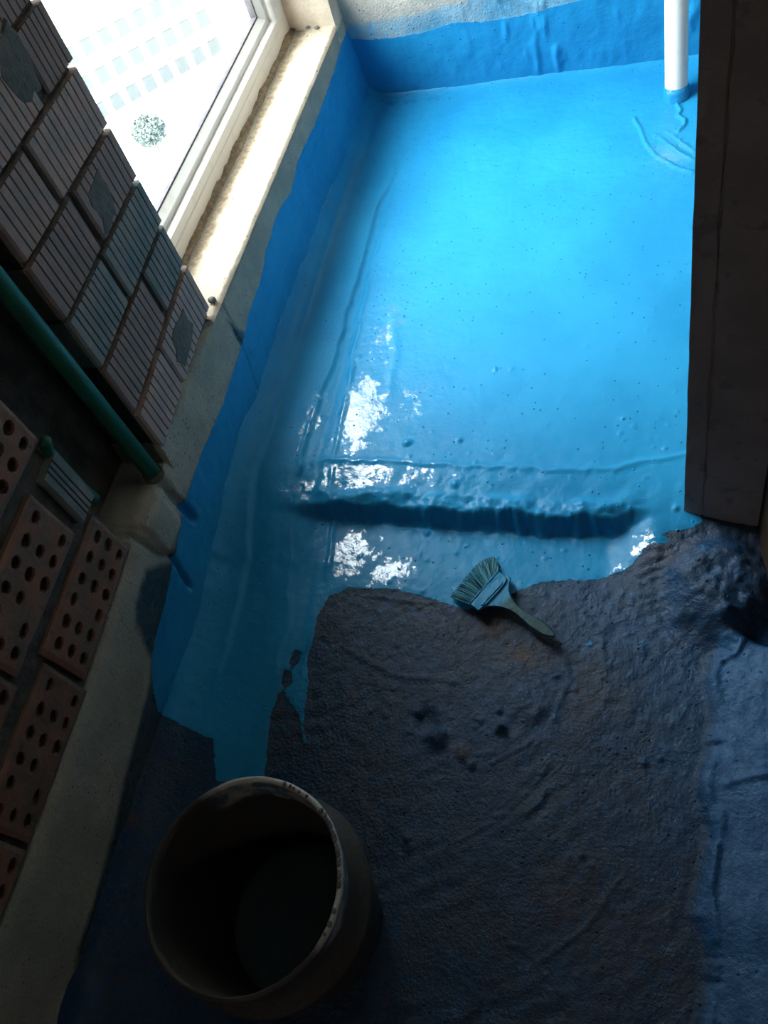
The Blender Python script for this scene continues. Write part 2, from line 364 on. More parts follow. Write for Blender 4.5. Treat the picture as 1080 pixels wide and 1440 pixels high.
# raised threshold strip on the right, brushed lengthwise
xc = interp(Y, [(F(*p)[1], F(*p)[0]) for p in [(1008,905),(995,960),(1004,1010),(985,1110),(1000,1180),(975,1290),(1002,1350),(985,1440)]] + [(-1.3, .055)])
ytop = .70
rs = (X - xc)
strip = sstep(-.012, .014, rs)*(1-sstep(ytop-.012, ytop+.012, Y+.3*np.clip(rs, 0, .2)))
streak = fbm(X*1.0, Y*.12, .014, 3, 41)
Z += strip*(.010 + .34*np.clip(rs, 0, .4) + .0022*streak)
Z += .007*np.exp(-((rs-.004)/.010)**2)*(fbm(Y, Y*0+2, .045, 3, 44) > -.1)*(Y < .66)*(1+n1)
# hand-made lumps, ridges and pits
def blob(px, py, r, h, z=0., sq=1.0, rough=.5):
    global Z
    bx, by = F(px, py, z); d = np.hypot((wx-bx)*sq, (wy-by))/r
    if z > .04 or py < 800: h *= .65
    Z = Z + h*(1-sstep(.2, 1, d))*(1+rough*n2*2)
def ridge(pts, wd, h, z=0.):
    global Z
    P = [F(*p, z=z) for p in pts]; d = seg_dist(wx+.3*(X-wx), wy+.3*(Y-wy), P); Z = Z + h*np.exp(-(d/wd)**2)
blob(598,1016,.030,-.006,sq=.8); blob(612,1042,.026,.008,rough=1); blob(590,1004,.012,.006); blob(650,1058,.017,.005); blob(672,1022,.014,.012,rough=1); blob(706,1030,.016,.011,rough=1)
blob(700,1000,.008,.007); blob(660,1075,.010,.006); blob(545,1010,.012,.005); blob(810,975,.007,.005); blob(862,936,.008,.006); blob(783,952,.006,.004)
blob(598,752,.010,.006); blob(640,778,.006,.004); blob(668,655,.006,.005,.05); blob(646,622,.008,.006,.05); blob(575,628,.013,.010,.05); blob(640,684,.012,.006,.05); blob(950,712,.007,.006,.05); blob(905,672,.006,.004,.05)
blob(510,505,.008,.005,.05); blob(765,317,.006,.004,.05); blob(757,960,.010,.003); blob(1020,880,.02,.012); blob(1055,850,.018,.012,.03)
blob(745,985,.05,.004); blob(905,1075,.008,.005); blob(930,1070,.007,.005); blob(575,1180,.010,.004); blob(820,1200,.008,.004)
ridge([(600,1205),(650,1180),(700,1155),(740,1120),(775,1075)], .003, .0014); ridge([(690,1075),(725,1058),(755,1040)], .0022, .0035)
ridge([(690,1310),(760,1350),(830,1300),(870,1240)], .003, .0010); ridge([(740,1150),(760,1130),(770,1110)], .003, .003); ridge([(690,1390),(780,1340),(840,1290),(880,1230),(895,1180)], .003, .0011)
ridge([(480,905),(560,950),(640,960)], .005, .002); ridge([(760,870),(790,905),(800,960),(780,1010)], .006, .002); ridge([(820,860),(850,900),(855,960)], .004, .002)
ridge([(950,150),(956,160),(952,166),(963,172),(962,180),(952,190)], .0035, .006, .05)
ridge([(893,170),(905,205),(925,225),(950,238),(975,247)], .004, .0040, .05); ridge([(920,195),(945,212),(975,228)], .004, .003, .05); ridge([(935,190),(975,215)], .003, .003, .05)
ridge([(555,455),(560,500),(548,560)], .010, .0018, .05); ridge([(1020,1110),(1050,1104),(1085,1100)], .004, .006); ridge([(1012,935),(1030,925),(1042,908)], .004, .006)
ridge([(1010,1140),(1002,1240),(1010,1330)], .006, .005); ridge([(530,840),(620,850),(645,880)], .004, .002)
for k in range(340):
    a = random.random(); ppx = random.uniform(440, 1000); ppy = random.uniform(830, 1430) if a < .55 else random.uniform(180, 830)
    bx, by = F(ppx, ppy); i0 = np.searchsorted(xs, bx); j0 = np.searchsorted(ys, by); s_ = 6
    if i0 < s_ or j0 < s_ or i0 > len(xs)-s_ or j0 > len(ys)-s_: continue
    sl = (slice(i0-s_, i0+s_), slice(j0-s_, j0+s_)); r_ = random.uniform(.003, .0065)
    Z[sl] += random.uniform(.0010, .0035)*np.exp(-((X[sl]-bx)**2+(Y[sl]-by)**2)/(r_*.6)**2)
Z -= np.where(X > .2, 0, 0)
wet = np.zeros(X.shape)
for px_, py_, rx, ry, s_ in [(510,590,.055,.10,1.1),(548,470,.045,.12,.62),(580,580,.05,.09,.5),(500,672,.10,.035,1.0),(585,672,.07,.04,.62),(650,680,.06,.03,.35),(485,765,.06,.06,.8),(545,790,.05,.04,.75),
                         (925,765,.05,.035,.8),(985,745,.03,.03,.7),(950,225,.10,.08,.75),(590,150,.25,.02,.6),(440,690,.08,.03,.7),(440,600,.03,.1,.6),(700,812,.05,.04,.5),(880,810,.08,.05,.5)]:
    bx, by = F(px_, py_, .04); wet = np.maximum(wet, s_*np.exp(-((X-bx)/rx)**2-((Y-by)/ry)**2))
brown = np.zeros(X.shape)
for px_, py_, rx, ry, s_ in [(745,915,.045,.035,1),(820,985,.035,.07,.55),(650,1058,.016,.014,.9),(800,1260,.08,.06,.45),(640,900,.10,.06,.25),(1070,800,.05,.1,.6),(930,790,.05,.04,.45),(195,1160,.01,.01,1),(900,1330,.12,.09,.35),(700,880,.05,.04,.5)]:
    bx, by = F(px_, py_); brown = np.maximum(brown, s_*np.exp(-((X-bx)/rx)**2-((Y-by)/ry)**2))
brown = np.clip(brown*np.where(np.hypot(X+.27, Y-.66) < .08, .95, .55)*(1.0+1.2*fbm(X, Y, .06, 4, 77)), 0, 1)
blueish = np.clip(strip*1.0, 0, 1)
for px_, py_, rx, ry, s_ in [(900,880,.12,.08,.35),(960,1000,.05,.2,.35),(800,840,.09,.03,.25),(700,1000,.12,.1,.12),(1030,830,.06,.05,.3)]:
    bx, by = F(px_, py_); blueish = np.maximum(blueish, s_*np.exp(-((X-bx)/rx)**2-((Y-by)/ry)**2))
FZ = Z.copy()
def floor_z(x, y):
    i = min(max(int(np.searchsorted(xs, x)), 0), len(xs)-1); j = min(max(int(np.searchsorted(ys, y)), 0), len(ys)-1); return float(FZ[i, j])
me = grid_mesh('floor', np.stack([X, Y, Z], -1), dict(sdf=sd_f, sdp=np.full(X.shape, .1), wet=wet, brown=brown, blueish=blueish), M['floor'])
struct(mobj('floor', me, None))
# ---------------------------------------------------------------- left wall: painted mortar base under window and bricks
yy = np.concatenate([np.arange(-1.25, -.2, .03), np.arange(-.2, 2.42, .0042)])
zz = np.linspace(0, 1, 90)
Yw, T_ = np.meshgrid(yy, zz, indexing='ij')
ztop = np.where(Yw > .829, .345, np.where(Yw > .650, .300, interp(Yw, [(-1.3, .235), (.0, .245), (.16, .25), (.40, .27), (.645, .300)])))
Zw = -.06 + T_*(ztop+.06)
nw = fbm(Yw, Zw, .12, 4, 91); nw2 = fbm(Yw, Zw, .02, 3, 93)
Xw = XL + .0025*nw + .0012*nw2
fw = [(2.45,.300)] + [Wl(*p) for p in [(480,62),(468,105),(440,180),(418,225),(408,270),(390,300),(374,350),(366,395),(350,440),(340,485),(328,520),(310,575),(288,625),(272,668),(262,700),(252,742),(243,790),(232,845),(222,880),(213,920),(214,960),(222,1000),(250,1022),(300,1042)]]
sdw = sdf(Yw, Zw, fw + [(fw[-1][0], -.3), (2.45, -.3)])
pw = [Wl(*p) for p in [(262,560),(285,540),(300,560),(280,600),(262,680)]]
sdp = np.maximum(sdf(Yw, Zw, [Wl(*p) for p in [(318,450),(345,470),(345,520),(300,600),(262,700),(238,790),(205,800),(190,850),(192,880),(214,930),(211,960),(198,1010),(181,1072),(165,1140),(150,1200),(133,1262),(110,1330),(90,1440),(60,1560)]] + [(-1.3, .0), (-1.3, -.3), (1.2, -.3)]), -9)
sdp = np.minimum(sdp, -sdf(Yw, Zw, [Wl(*p) for p in [(250,590),(300,470),(325,450),(310,520),(290,545),(300,560),(262,680),(232,690),(222,700),(215,640)]]))
def groove(y, z, pts, wd, dep):
    d = seg_dist(y+.003*nw2, z, pts); return -dep*np.exp(-(d/wd)**4)
Xw += groove(Yw, Zw, [(.786,.335),(.783,.25),(.79,.165)], .010, .016)
Xw += groove(Yw, Zw, [(.655,.33),(.668,.24),(.69,.19),(.675,.10)], .007, .009)
Xw += groove(Yw, Zw, [(1.198,.345),(1.188,.25),(1.186,.20),(1.16,.10),(1.15,.06)], .0028, .005)
ey, ez = Wl(352, 492); Xw += .006*np.exp(-((Yw-ey)**2+(Zw-ez)**2)/.005**2)
# the chunk left standing between the two grooves, worn top edges
Xw += .010*sstep(.675, .69, Yw)*(1-sstep(.745, .765, Yw))*sstep(.19, .22, Zw)
Xw -= .018*np.clip((T_-.955)/.045, 0, 1)**2*(Yw > .83)
Xw -= .010*np.clip((T_-.93)/.07, 0, 1)**2*(Yw <= .83)
Xw += .006*n_.mean() + .03*np.clip((.03-Zw)/.05, 0, 1)**2
P = np.stack([Xw, Yw, Zw], -1)
P = np.concatenate([P, np.stack([np.full(yy.shape, -1.10), yy, ztop[:, -1]], -1)[:, None, :]], 1)   # top ledge back to the outside face
ex = lambda a: np.concatenate([a, a[:, -1:]], 1)
wb = -9*np.ones(Yw.shape)
me = grid_mesh('wall_left', P, dict(sdf=ex(sdw), sdp=ex(sdp), wet=ex(wb*0-.2), brown=ex(np.clip(fbm(Yw, Zw, .1, 3, 5), 0, 1)*.4), blueish=ex(wb*0+.12)), M['curb'])
wall_left = struct(mobj('wall_left', me, None))
bm = bmesh.new()
ZT = 2.6
CX = -0.897
box(bm, -1.08, CX, .832, 1.150, .343, ZT)                # pier core
box(bm, -1.08, -.985, .60, .86, .296, ZT)                # back of the pipe chase
box(bm, -1.08, CX, -1.25, .640, .22, ZT)                 # masonry beside the chase
box(bm, -1.10, -.98, 1.14, 2.45, 1.97, ZT)               # wall over the window
box(bm, -.98, XL, 1.15, 2.45, 1.95, ZT)
box(bm, -1.14, -1.08, -1.25, 1.16, -.05, ZT)
box(bm, -1.14, -1.10, 1.15, 2.45, -.05, .30)
bobj('mortar_core', bm, M['mortar'], wall_left)
# reveal at the far end of the window
bm = bmesh.new(); box(bm, -1.14, XL+.0, 2.205, 2.45, .30, ZT)
bmesh.ops.subdivide_edges(bm, edges=bm.edges[:], cuts=1)
N = simple('cream_render', (0.66, 0.54, 0.42), (0.50, 0.42, 0.33), 14, .9, .003, 80)
bobj('window_reveal', bm, N, wall_left)
def grooved_brick(L, Hh, z_l, n=10, depth=.10):
    """front face cut by vertical grooves; z_l = drop of the near end so courses sag as laid"""
    bm = bmesh.new(); prof = [(0, -.004), (.004, 0)]
    for i in range(n):
        c_ = .012 + (L-.024)*(i+.5)/n + random.uniform(-.0008, .0008)
        prof += [(c_-.0017, 0), (c_-.0008, -.004), (c_+.0008, -.004), (c_+.0017, 0)]
    prof += [(L-.004, 0), (L, -.004)]
    lo = []; hi = []
    for y, x in prof:
        dz = z_l*(1-y/L); j = random.uniform(-.0007, .0007)
        lo.append(bm.verts.new((x, y, dz+j))); hi.append(bm.verts.new((x, y, Hh+dz*.9+j)))
    bl = [bm.verts.new((-depth, y, z_l*(1-y/L))) for y in (0, L)]; bh = [bm.verts.new((-depth, y, Hh+z_l*.9*(1-y/L))) for y in (0, L)]
    for i in range(len(lo)-1): bm.faces.new((lo[i], lo[i+1], hi[i+1], hi[i]))
    bm.faces.new(lo[::-1] + [bl[0], bl[1]]); bm.faces.new(hi + [bh[1], bh[0]])
    bm.faces.new((bl[0], lo[0], hi[0], bh[0])); bm.faces.new((lo[-1], bl[1], bh[1], hi[-1])); bm.faces.new((bl[1], bl[0], bh[0], bh[1]))
    return bm
near_b = [.333, .432, .543, .652, .760, .862, .960]; jamb_b = [.366, .480, .573, .666, .764, .868, .966]
while near_b[-1] < 2.45: near_b.append(near_b[-1]+.1); jamb_b.append(jamb_b[-1]+.1)
splits = [(.974, .968), (1.043, 1.030), (.980, .972), (1.0, .985), (.969, .955), (1.070, 1.045), (.96, .95), (1.05, 1.04)]
greys = {(1, 1), (2, 1), (2, 0)}
for k in range(len(near_b)-1):
    nb, jb = near_b[k], jamb_b[k]; nt, jt = near_b[k+1]-.012, jamb_b[k+1]-.012
    sp = splits[k] if k < len(splits) else splits[4 + k % 4]
    for s_, (ya, yb_) in enumerate(((.829+random.uniform(0, .004), sp[1]), (sp[0], 1.160+random.uniform(-.004, .003)))):
        f = lambda y: (y-.829)/.331
        za, zb = nb+(jb-nb)*f(ya), nb+(jb-nb)*f(yb_); ta, tb = nt+(jt-nt)*f(ya), nt+(jt-nt)*f(yb_)
        L = yb_-ya; b = grooved_brick(L, tb-zb, 0, n=max(5, int(L/.0175)))
        for v in b.verts:
            u = v.co.y/L; hfrac = v.co.z/(tb-zb)
            v.co.z = (za+(zb-za)*u) + hfrac*((ta-za)+((tb-zb)-(ta-za))*u)
        o = bobj('brick', b, M['brick_grey'] if (k, s_) in greys else M['brick'], wall_left); o.location = (XL+random.uniform(-.002, .002), ya, 0)
def perforated_brick(L, Hh, cols, rows, depth=.10, seed=0):
    rnd = random.Random(seed); bm = bmesh.new()
    ys_ = [0, .008] + [.008+(L-.016)*(i+1)/cols for i in range(cols)] + [L]
    zs_ = [0, .008] + [.008+(Hh-.016)*(i+1)/rows for i in range(rows)] + [Hh]
    V = [[bm.verts.new((0 if 0 < i < len(ys_)-1 and 0 < j < len(zs_)-1 else -.004, y, z)) for j, z in enumerate(zs_)] for i, y in enumerate(ys_)]
    for i in range(len(ys_)-1):
        for j in range(len(zs_)-1):
            c = [V[i][j], V[i+1][j], V[i+1][j+1], V[i][j+1]]
            if i in (0, len(ys_)-2) or j in (0, len(zs_)-2) or rnd.random() < .06: bm.faces.new(c); continue
            mx = (ys_[i]+ys_[i+1])/2+rnd.uniform(-.002, .002); mz = (zs_[j]+zs_[j+1])/2+rnd.uniform(-.002, .002)
            ry = (ys_[i+1]-ys_[i])*.30*rnd.uniform(.85, 1.1); rz = (zs_[j+1]-zs_[j])*.27*rnd.uniform(.85, 1.15)
            oc = [(-.45,-1),(.45,-1),(1,-.45),(1,.45),(.45,1),(-.45,1),(-1,.45),(-1,-.45)]
            O = [bm.verts.new((0, mx+a*ry, mz+b_*rz)) for a, b_ in oc]; D = [bm.verts.new((-.045, mx+a*ry*.9, mz+b_*rz*.9)) for a, b_ in oc]
            bm.faces.new((c[0], c[1], O[1], O[0])); bm.faces.new((c[1], c[2], O[3], O[2])); bm.faces.new((c[2], c[3], O[5], O[4])); bm.faces.new((c[3], c[0], O[7], O[6]))
            bm.faces.new((c[1], O[2], O[1])); bm.faces.new((c[2], O[4], O[3])); bm.faces.new((c[3], O[6], O[5])); bm.faces.new((c[0], O[0], O[7]))
            for q in range(8): bm.faces.new((O[q], O[(q+1) % 8], D[(q+1) % 8], D[q]))
            bm.faces.new(D)
    bk = [bm.verts.new((-depth, y, z)) for y, z in ((0,0),(L,0),(L,Hh),(0,Hh))]
    bm.faces.new([bk[0]] + [V[i][0] for i in range(len(ys_))] + [bk[1]]); bm.faces.new([bk[1]] + [V[-1][j] for j in range(len(zs_))] + [bk[2]])
    bm.faces.new([bk[2]] + [V[i][-1] for i in range(len(ys_)-1, -1, -1)] + [bk[3]]); bm.faces.new([bk[3]] + [V[0][j] for j in range(len(zs_)-1, -1, -1)] + [bk[0]])
    bm.faces.new(bk)
    bmesh.ops.recalc_face_normals(bm, faces=bm.faces[:]); me = bpy.data.meshes.new('brick'); bm.to_mesh(me); bm.free(); me.materials.append(M['brick_red']); return me
pm = [perforated_brick(.236, .118, 6, 3, seed=s) for s in range(3)]
def pbrick(y0, z0, tilt, k):
    o = bpy.data.objects.new('brick', pm[k % 3]); link(o, wall_left); o.location = (XL+random.uniform(-.003, .002), y0, z0); o.rotation_euler = (tilt, 0, random.uniform(-.012, .012)); return o
pbrick(.404, .282, .075, 0); pbrick(.156, .257, .03, 1); pbrick(-.09, .250, .02, 2); pbrick(-.335, .246, .02, 0)
pbrick(.345, .426, .06, 1); pbrick(.100, .405, .04, 2); pbrick(-.145, .395, .03, 0); pbrick(-.39, .39, .02, 1)
rows = [(.412, .583, .03), (.38, .720, .03), (.412, .852, .02), (.36, .98, .01), (.412, 1.11, 0)]
for r_, (y0, z0, tl) in enumerate(rows):
    for q in range(4): pbrick(y0-.246*q, z0-.012*q, tl, r_+q)
b = grooved_brick(.054, .112, -.004, n=3); o = bobj('brick', b, M['brick_grey'], wall_left); o.location = (XL+.003, .600, .444)
bm = bmesh.new()      # render higher up
box(bm, -.94, XL-.004, -1.25, .645, 1.245, ZT); bobj('render_coat', bm, M['plaster'], wall_left)
def patch(pts, th, name='mortar_smear'):
    th = .002
    pts = [p for a, b in zip(pts, pts[1:]+pts[:1]) for p in (a, ((a[0]+b[0])/2+random.uniform(-.005, .005), (a[1]+b[1])/2+random.uniform(-.005, .005)))]
    bm = bmesh.new(); c_ = np.mean(pts, 0); n = len(pts)
    ring0 = [bm.verts.new((XL-.004, y, z)) for y, z in pts]
    ring1 = [bm.verts.new((XL+th*random.uniform(.6, 1.1), c_[0]+(y-c_[0])*random.uniform(.78,.95), c_[1]+(z-c_[1])*random.uniform(.78,.95))) for y, z in pts]
    ring2 = [bm.verts.new((XL+th*random.uniform(.8, 1.4), c_[0]+(y-c_[0])*.4, c_[1]+(z-c_[1])*.4)) for y, z in pts]
    for a, b_ in ((ring0, ring1), (ring1, ring2)):
        for i in range(n): bm.faces.new((a[i], a[(i+1) % n], b_[(i+1) % n], b_[i]))
    bm.faces.new(ring2); bobj(name, bm, M['patch'], wall_left, False)
patch([Wl(*p) for p in [(138,232),(152,255),(165,300),(158,322),(148,335),(135,300),(120,275),(128,250)]], .004)
patch([Wl(*p) for p in [(5,20),(28,45),(45,85),(62,125),(45,150),(22,140),(0,110),(-12,60)]], .005)
patch([Wl(*p) for p in [(258,430),(272,455),(270,490),(262,520),(248,512),(240,480),(246,450)]], .002)
# ---------------------------------------------------------------- far wall
xf = np.arange(-1.15, .47, .0055); zf = np.concatenate([np.arange(-.03, .52, .0055), np.linspace(.54, ZT, 14)])
Xf, Zf = np.meshgrid(xf, zf, indexing='ij')
Yf = 2.338 - .20*np.clip(Zf, 0, .40) + .006*fbm(Xf, Zf, .20, 4, 101) + .0022*fbm(Xf, Zf*.5, .03, 3, 103)
Yf -= .0060*np.clip(fbm(Xf*1.6, Zf*.45, .05, 3, 107)-.25, 0, 1)*4*sstep(-.75, -.3, Xf)*sstep(.05, .12, Zf)
ffp = [(p[0], p[2]) for p in [on(*q, 1, 2.29) for q in [(478,52),(520,56),(560,52),(600,44),(640,30),(680,30),(730,22),(780,8),(830,-6)]]] + [(-.2, .36), (.5, .40)]
sdff = sdf(Xf, Zf, [(-1.3, ffp[0][1]-.03)] + ffp + [(.5, -.3), (-1.3, -.3)])
sdfp = sdf(Xf, Zf, [(-.90, .0), (-.90, ffp[0][1]+.03), (-.70, ffp[2][1]+.055), (-.55, .32), (-.35, .345), (-.1, .46), (.5, .50), (.5, -.3), (-.90, -.3)])
me = grid_mesh('wall_far', np.stack([Xf, Yf, Zf], -1), dict(sdf=sdff, sdp=sdfp*.9, wet=Xf*0+.12, brown=Xf*0, blueish=Xf*0), M['farwall'])
struct(mobj('wall_far', me, None))
# ---------------------------------------------------------------- other walls, partition, ceiling
bm = bmesh.new(); box(bm, .43, .55, -1.30, 2.50, -.06, ZT); struct(bobj('wall_right', bm, M['plaster']))
bm = bmesh.new(); box(bm, -1.14, -.60, -1.34, -1.24, -.06, ZT); box(bm, -.60, .30, -1.34, -1.24, 2.05, ZT); box(bm, .30, .55, -1.34, -1.24, -.06, ZT)
struct(bobj('wall_back', bm, M['plaster']))  # doorway gap is added, lets the fill lamp shine into the room
bm = bmesh.new(); box(bm, -1.6, 1.3, -3.6, -3.5, -.06, ZT); box(bm, -1.7, -1.6, -3.6, -1.34, -.06, ZT); box(bm, 1.3, 1.4, -3.6, -1.34, -.06, ZT)
box(bm, -1.6, -1.14, -1.44, -1.34, -.06, ZT); box(bm, .55, 1.3, -1.44, -1.34, -.06, ZT); box(bm, -1.7, 1.4, -3.6, -1.24, -.12, -.06); box(bm, -1.7, 1.4, -3.6, -1.24, ZT, ZT+.1)
struct(bobj('wall_added_corridor', bm, M['plaster']))  # unseen corridor, added only to house the fill lamp
cl = bpy.data.lights.new('added_fill_lamp', 'AREA'); cl.shape = 'DISK'; cl.size = .35; cl.energy = 6.5; cl.color = (1, .84, .74)  # added warm fill behind the camera, lifts the dark partition and near walls
co = bpy.data.objects.new('added_fill_lamp', cl); sc.collection.objects.link(co); co.location = (-.15, -2.6, 2.45); co.rotation_euler = (math.radians(35), 0, 0)
bm = bmesh.new(); box(bm, -1.16, .57, -1.36, 2.52, ZT, ZT+.12); struct(bobj('ceiling', bm, M['ceiling']))
ax_, ay_ = on(961, 722, 2, .02)[:2]
foot = [(ax_+.001, ay_-.010), (ax_+.012, ay_-.013), (ax_+.030, ay_-.016), (ax_+.032, ay_-.013), (ax_+.034, ay_-.017), (ax_+.13, ay_-.035), (.44, ay_-.05), (.44, ay_+.10), (ax_+.10, ay_+.10), (ax_+.030, ay_+.020)]
bm = bmesh.new()
nlev = 60
lev = [-.02 + (ZT+.02)*(i/nlev)**1.6 for i in range(nlev+1)]
rings = []
for i, z in enumerate(lev):
    r = []
    for k, (x, y) in enumerate(foot):
        jx = random.uniform(-.0006, .0006) if k in (0, 1, 9) else (random.uniform(-.002, .002) if k in (2, 3, 4) else 0)
        lean = .0 if k in (6, 7) else (-.004*z)
        r.append(bm.verts.new((x+jx+lean, y+random.uniform(-.0008, .0008), z)))
    rings.append(r)
for a, b_ in zip(rings, rings[1:]):
    for k in range(len(foot)): bm.faces.new((a[k], a[(k+1) % len(foot)], b_[(k+1) % len(foot)], b_[k]))
bm.faces.new(rings[0][::-1]); bm.faces.new(rings[-1])
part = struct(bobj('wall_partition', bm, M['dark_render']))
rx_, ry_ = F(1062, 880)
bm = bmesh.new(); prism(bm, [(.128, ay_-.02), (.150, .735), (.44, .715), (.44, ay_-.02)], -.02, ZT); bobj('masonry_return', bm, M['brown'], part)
# ---------------------------------------------------------------- window
win = struct(empty('window_1', (-1.03, 1.16, .345)))
W0 = Vector((-1.03, 1.16, .345))
y0, y1, z0, z1 = 1.13, 2.205, .345, 1.95
def frame_ring(bm, prof):
    """prof: list of (x, inset) swept round the opening as mitred rings"""
    rings = []
    for x, s_ in prof:
        rings.append([bm.verts.new(Vector(p)-W0) for p in ((x, y0+s_, z0+s_), (x, y1-s_, z0+s_), (x, y1-s_, z1-s_), (x, y0+s_, z1-s_))])
    for a, b_ in zip(rings, rings[1:]):
        for i in range(4): bm.faces.new((a[i], a[(i+1) % 4], b_[(i+1) % 4], b_[i]))
bm = bmesh.new(); frame_ring(bm, [(-1.075, 0), (-1.010, 0), (-1.010, .038), (-1.012, .041), (-1.010, .044), (-1.011, .062), (-1.016, .066), (-1.034, .067), (-1.075, .067), (-1.075, 0)]); bobj('frame', bm, M['upvc'], win)
bm = bmesh.new(); frame_ring(bm, [(-1.070, .060), (-1.028, .060), (-1.028, .080), (-1.040, .094), (-1.070, .094), (-1.070, .060)]); sash = bobj('sash', bm, M['upvc'], win)
bm = bmesh.new(); frame_ring(bm, [(-1.060, .088), (-1.042, .088), (-1.042, .0985), (-1.060, .0985), (-1.060, .088)]); bobj('gasket', bm, M['gasket'], sash)
bm = bmesh.new(); v = box(bm, -1.055, -1.050, y0+.092, y1-.092, z0+.092, z1-.092)
bmesh.ops.translate(bm, verts=bm.verts[:], vec=-W0); bobj('pane', bm, M['glass'], win)
# sill: crumbly cream mortar
xs2 = np.arange(-1.012, XL+.004, .0035); ys2 = np.arange(1.140, 2.225, .0042)
X2, Y2 = np.meshgrid(xs2, ys2, indexing='ij')
Z2 = .346 + .0015*fbm(X2, Y2, .06, 4, 201) + .0008*fbm(X2, Y2, .012, 3, 203)
bw = .014 + .006*fbm(Y2, Y2*0, .05, 3, 205)
bead = np.clip(1-(X2+1.012)/np.maximum(bw, .004), 0, 1); Z2 += (.011+.006*fbm(X2, Y2, .03, 3, 207))*np.sqrt(bead)
Z2 -= .005*np.exp(-((X2+1.012-bw-.002)/.0022)**2)
Z2 -= .012*np.clip((X2-(XL-.006))/.010, 0, 1)**2
me = grid_mesh('window_sill', np.stack([X2+1.03, Y2-1.16, Z2-.345], -1), {}, M['sill2'] if 'sill2' in M else M['sill'])
# material dirt band reads object x, so shift by the sill's own origin
me2 = M['sill'].node_tree
for nd in me2.nodes:
    if nd.type == 'MAP_RANGE' and abs(nd.inputs[1].default_value+.985) < 1e-4: nd.inputs[1].default_value = .045; nd.inputs[2].default_value = .075
so = mobj('window_sill', me, None, win)
# ---------------------------------------------------------------- pipes
foot_p = on(951, 134, 2, .062); top_d = ray(951.6, -40)
yt = 2.300 - .20*.40
tt = (yt - 0) / top_d[1]; top_p = CP + top_d*tt
foot_v = Vector((foot_p[0], min(foot_p[1], 2.285), .062)); top_v = Vector(top_p)
dirp = (top_v-foot_v).normalized()
R_P = .0275
pr = empty('drain_pipe', foot_v); tag(pr, 'white plastic pipe standing in the far right corner of the blue floor', 'pipe')
bm = bmesh.new(); pend = dirp*2.9
k_ = (2.52-foot_v.z)/dirp.z
path = [dirp*.018, dirp*.12, dirp*.30, Vector((dirp.x*.45, dirp.y*.42, dirp.z*.45)), Vector((dirp.x*.45, dirp.y*.42, 2.52))]
tube(bm, path, R_P, 28, False); tube(bm, path, R_P-.003, 28, False)
bobj('pipe_body', bm, M['pipe_white'], pr, True)
bm = bmesh.new(); tube(bm, [dirp*-.03, dirp*-.002, dirp*.010, dirp*.024], R_P+.003, 28, True, [1.35, 1.08, 1.02, .99])
for v in bm.verts: v.co += Vector((random.uniform(-.001, .001), random.uniform(-.001, .001), 0))
bobj('painted_foot', bm, M['fresh'], pr, True)['label'] = 'fresh blue paint brushed round the foot of the pipe'
gp0 = on(219, 671, 0, -.905); gp1 = on(11, 412, 0, -.905)
g0 = Vector(gp0); g1 = Vector(gp1); gd = (g1-g0).normalized(); g0 = g0 + gd*((.296-g0.z)/gd.z)
gdir = Vector((gd.x, gd.y*.9, gd.z))
go = empty('water_pipe', g0); tag(go, 'long green plastic pipe running up the dark chase between the two brick panels', 'pipe')
bm = bmesh.new(); tube(bm, [(0,0,0), gdir*.3, gdir*.6, gdir*1.0, gdir*2.2], .0155, 24)
bobj('pipe_body', bm, M['pipe_green'], go, True)
bm = bmesh.new(); tube(bm, [(0,0,.0),(0,0,.012)], .019, 24); bobj('mortar_collar', bm, M['mortar'], go)
q0 = Vector((-.8935, .6495, .428)); so_ = empty('pipe_stub', q0); tag(so_, 'short green pipe end showing beside small grooved brick left of the chase', 'pipe')
bm = bmesh.new(); tube(bm, [(.002,.004,0),(0,.001,.03),(0,.0,.130),(.008,.001,.150),(.013,.001,.158)], .0095, 18, True, [1,1,1,1,.9]); bobj('pipe_body', bm, M['pipe_green'], so_, True)
# ---------------------------------------------------------------- bucket
bc = on(340, 1241, 2, .285); br = .1355
bz = max(floor_z(bc[0], bc[1]), 0)+.001
bk = empty('paint_bucket', (bc[0], bc[1], bz)); tag(bk, 'round grimy plastic bucket with pale crusted rim standing on the dark floor', 'bucket')
def wob(k, i): return .004*math.sin(i*.4+k*.2)+.002*math.sin(i*1.3)
bm = bmesh.new()
lathe(bm, [(0, 0), (.112, 0), (.1165, .005), (.1200, .03), (.1290, .155), (.1310, .166), (.1470, .169), (.1490, .176), (.1470, .182), (.1300, .185), (.1315, .262), (.1320, .276), (br+.0035, .278), (br+.004, .283), (br, .286), (br-.0035, .284), (br-.0045, .270), (.1255, .21), (.1160, .03), (.1130, .008), (0, .006)], 96, wob)
bobj('bucket_body', bm, M['bucket'], bk, True)
bm = bmesh.new(); lathe(bm, [(0, .012), (.05, .013), (.09, .0145), (.1135, .019), (.1150, .024)], 64); bobj('paint_residue', bm, M['residue'], bk, True)
bm = bmesh.new()     # dried drips along the lip
for i in range(46):
    a = random.gauss(.65, .42); r = br-.0005; s_ = random.uniform(.0018, .0042)
    mt = Matrix.Translation((r*math.cos(a)*(1+wob(14, a*96/6.283)), r*math.sin(a)*(1+wob(14, a*96/6.283)), .2855)) @ Matrix.Diagonal((s_, s_*1.3, s_*.6, 1))
    bmesh.ops.create_icosphere(bm, subdivisions=1, radius=1, matrix=mt)
bobj('dried_crust', bm, M['chip'], bk, True)['kind'] = 'stuff'
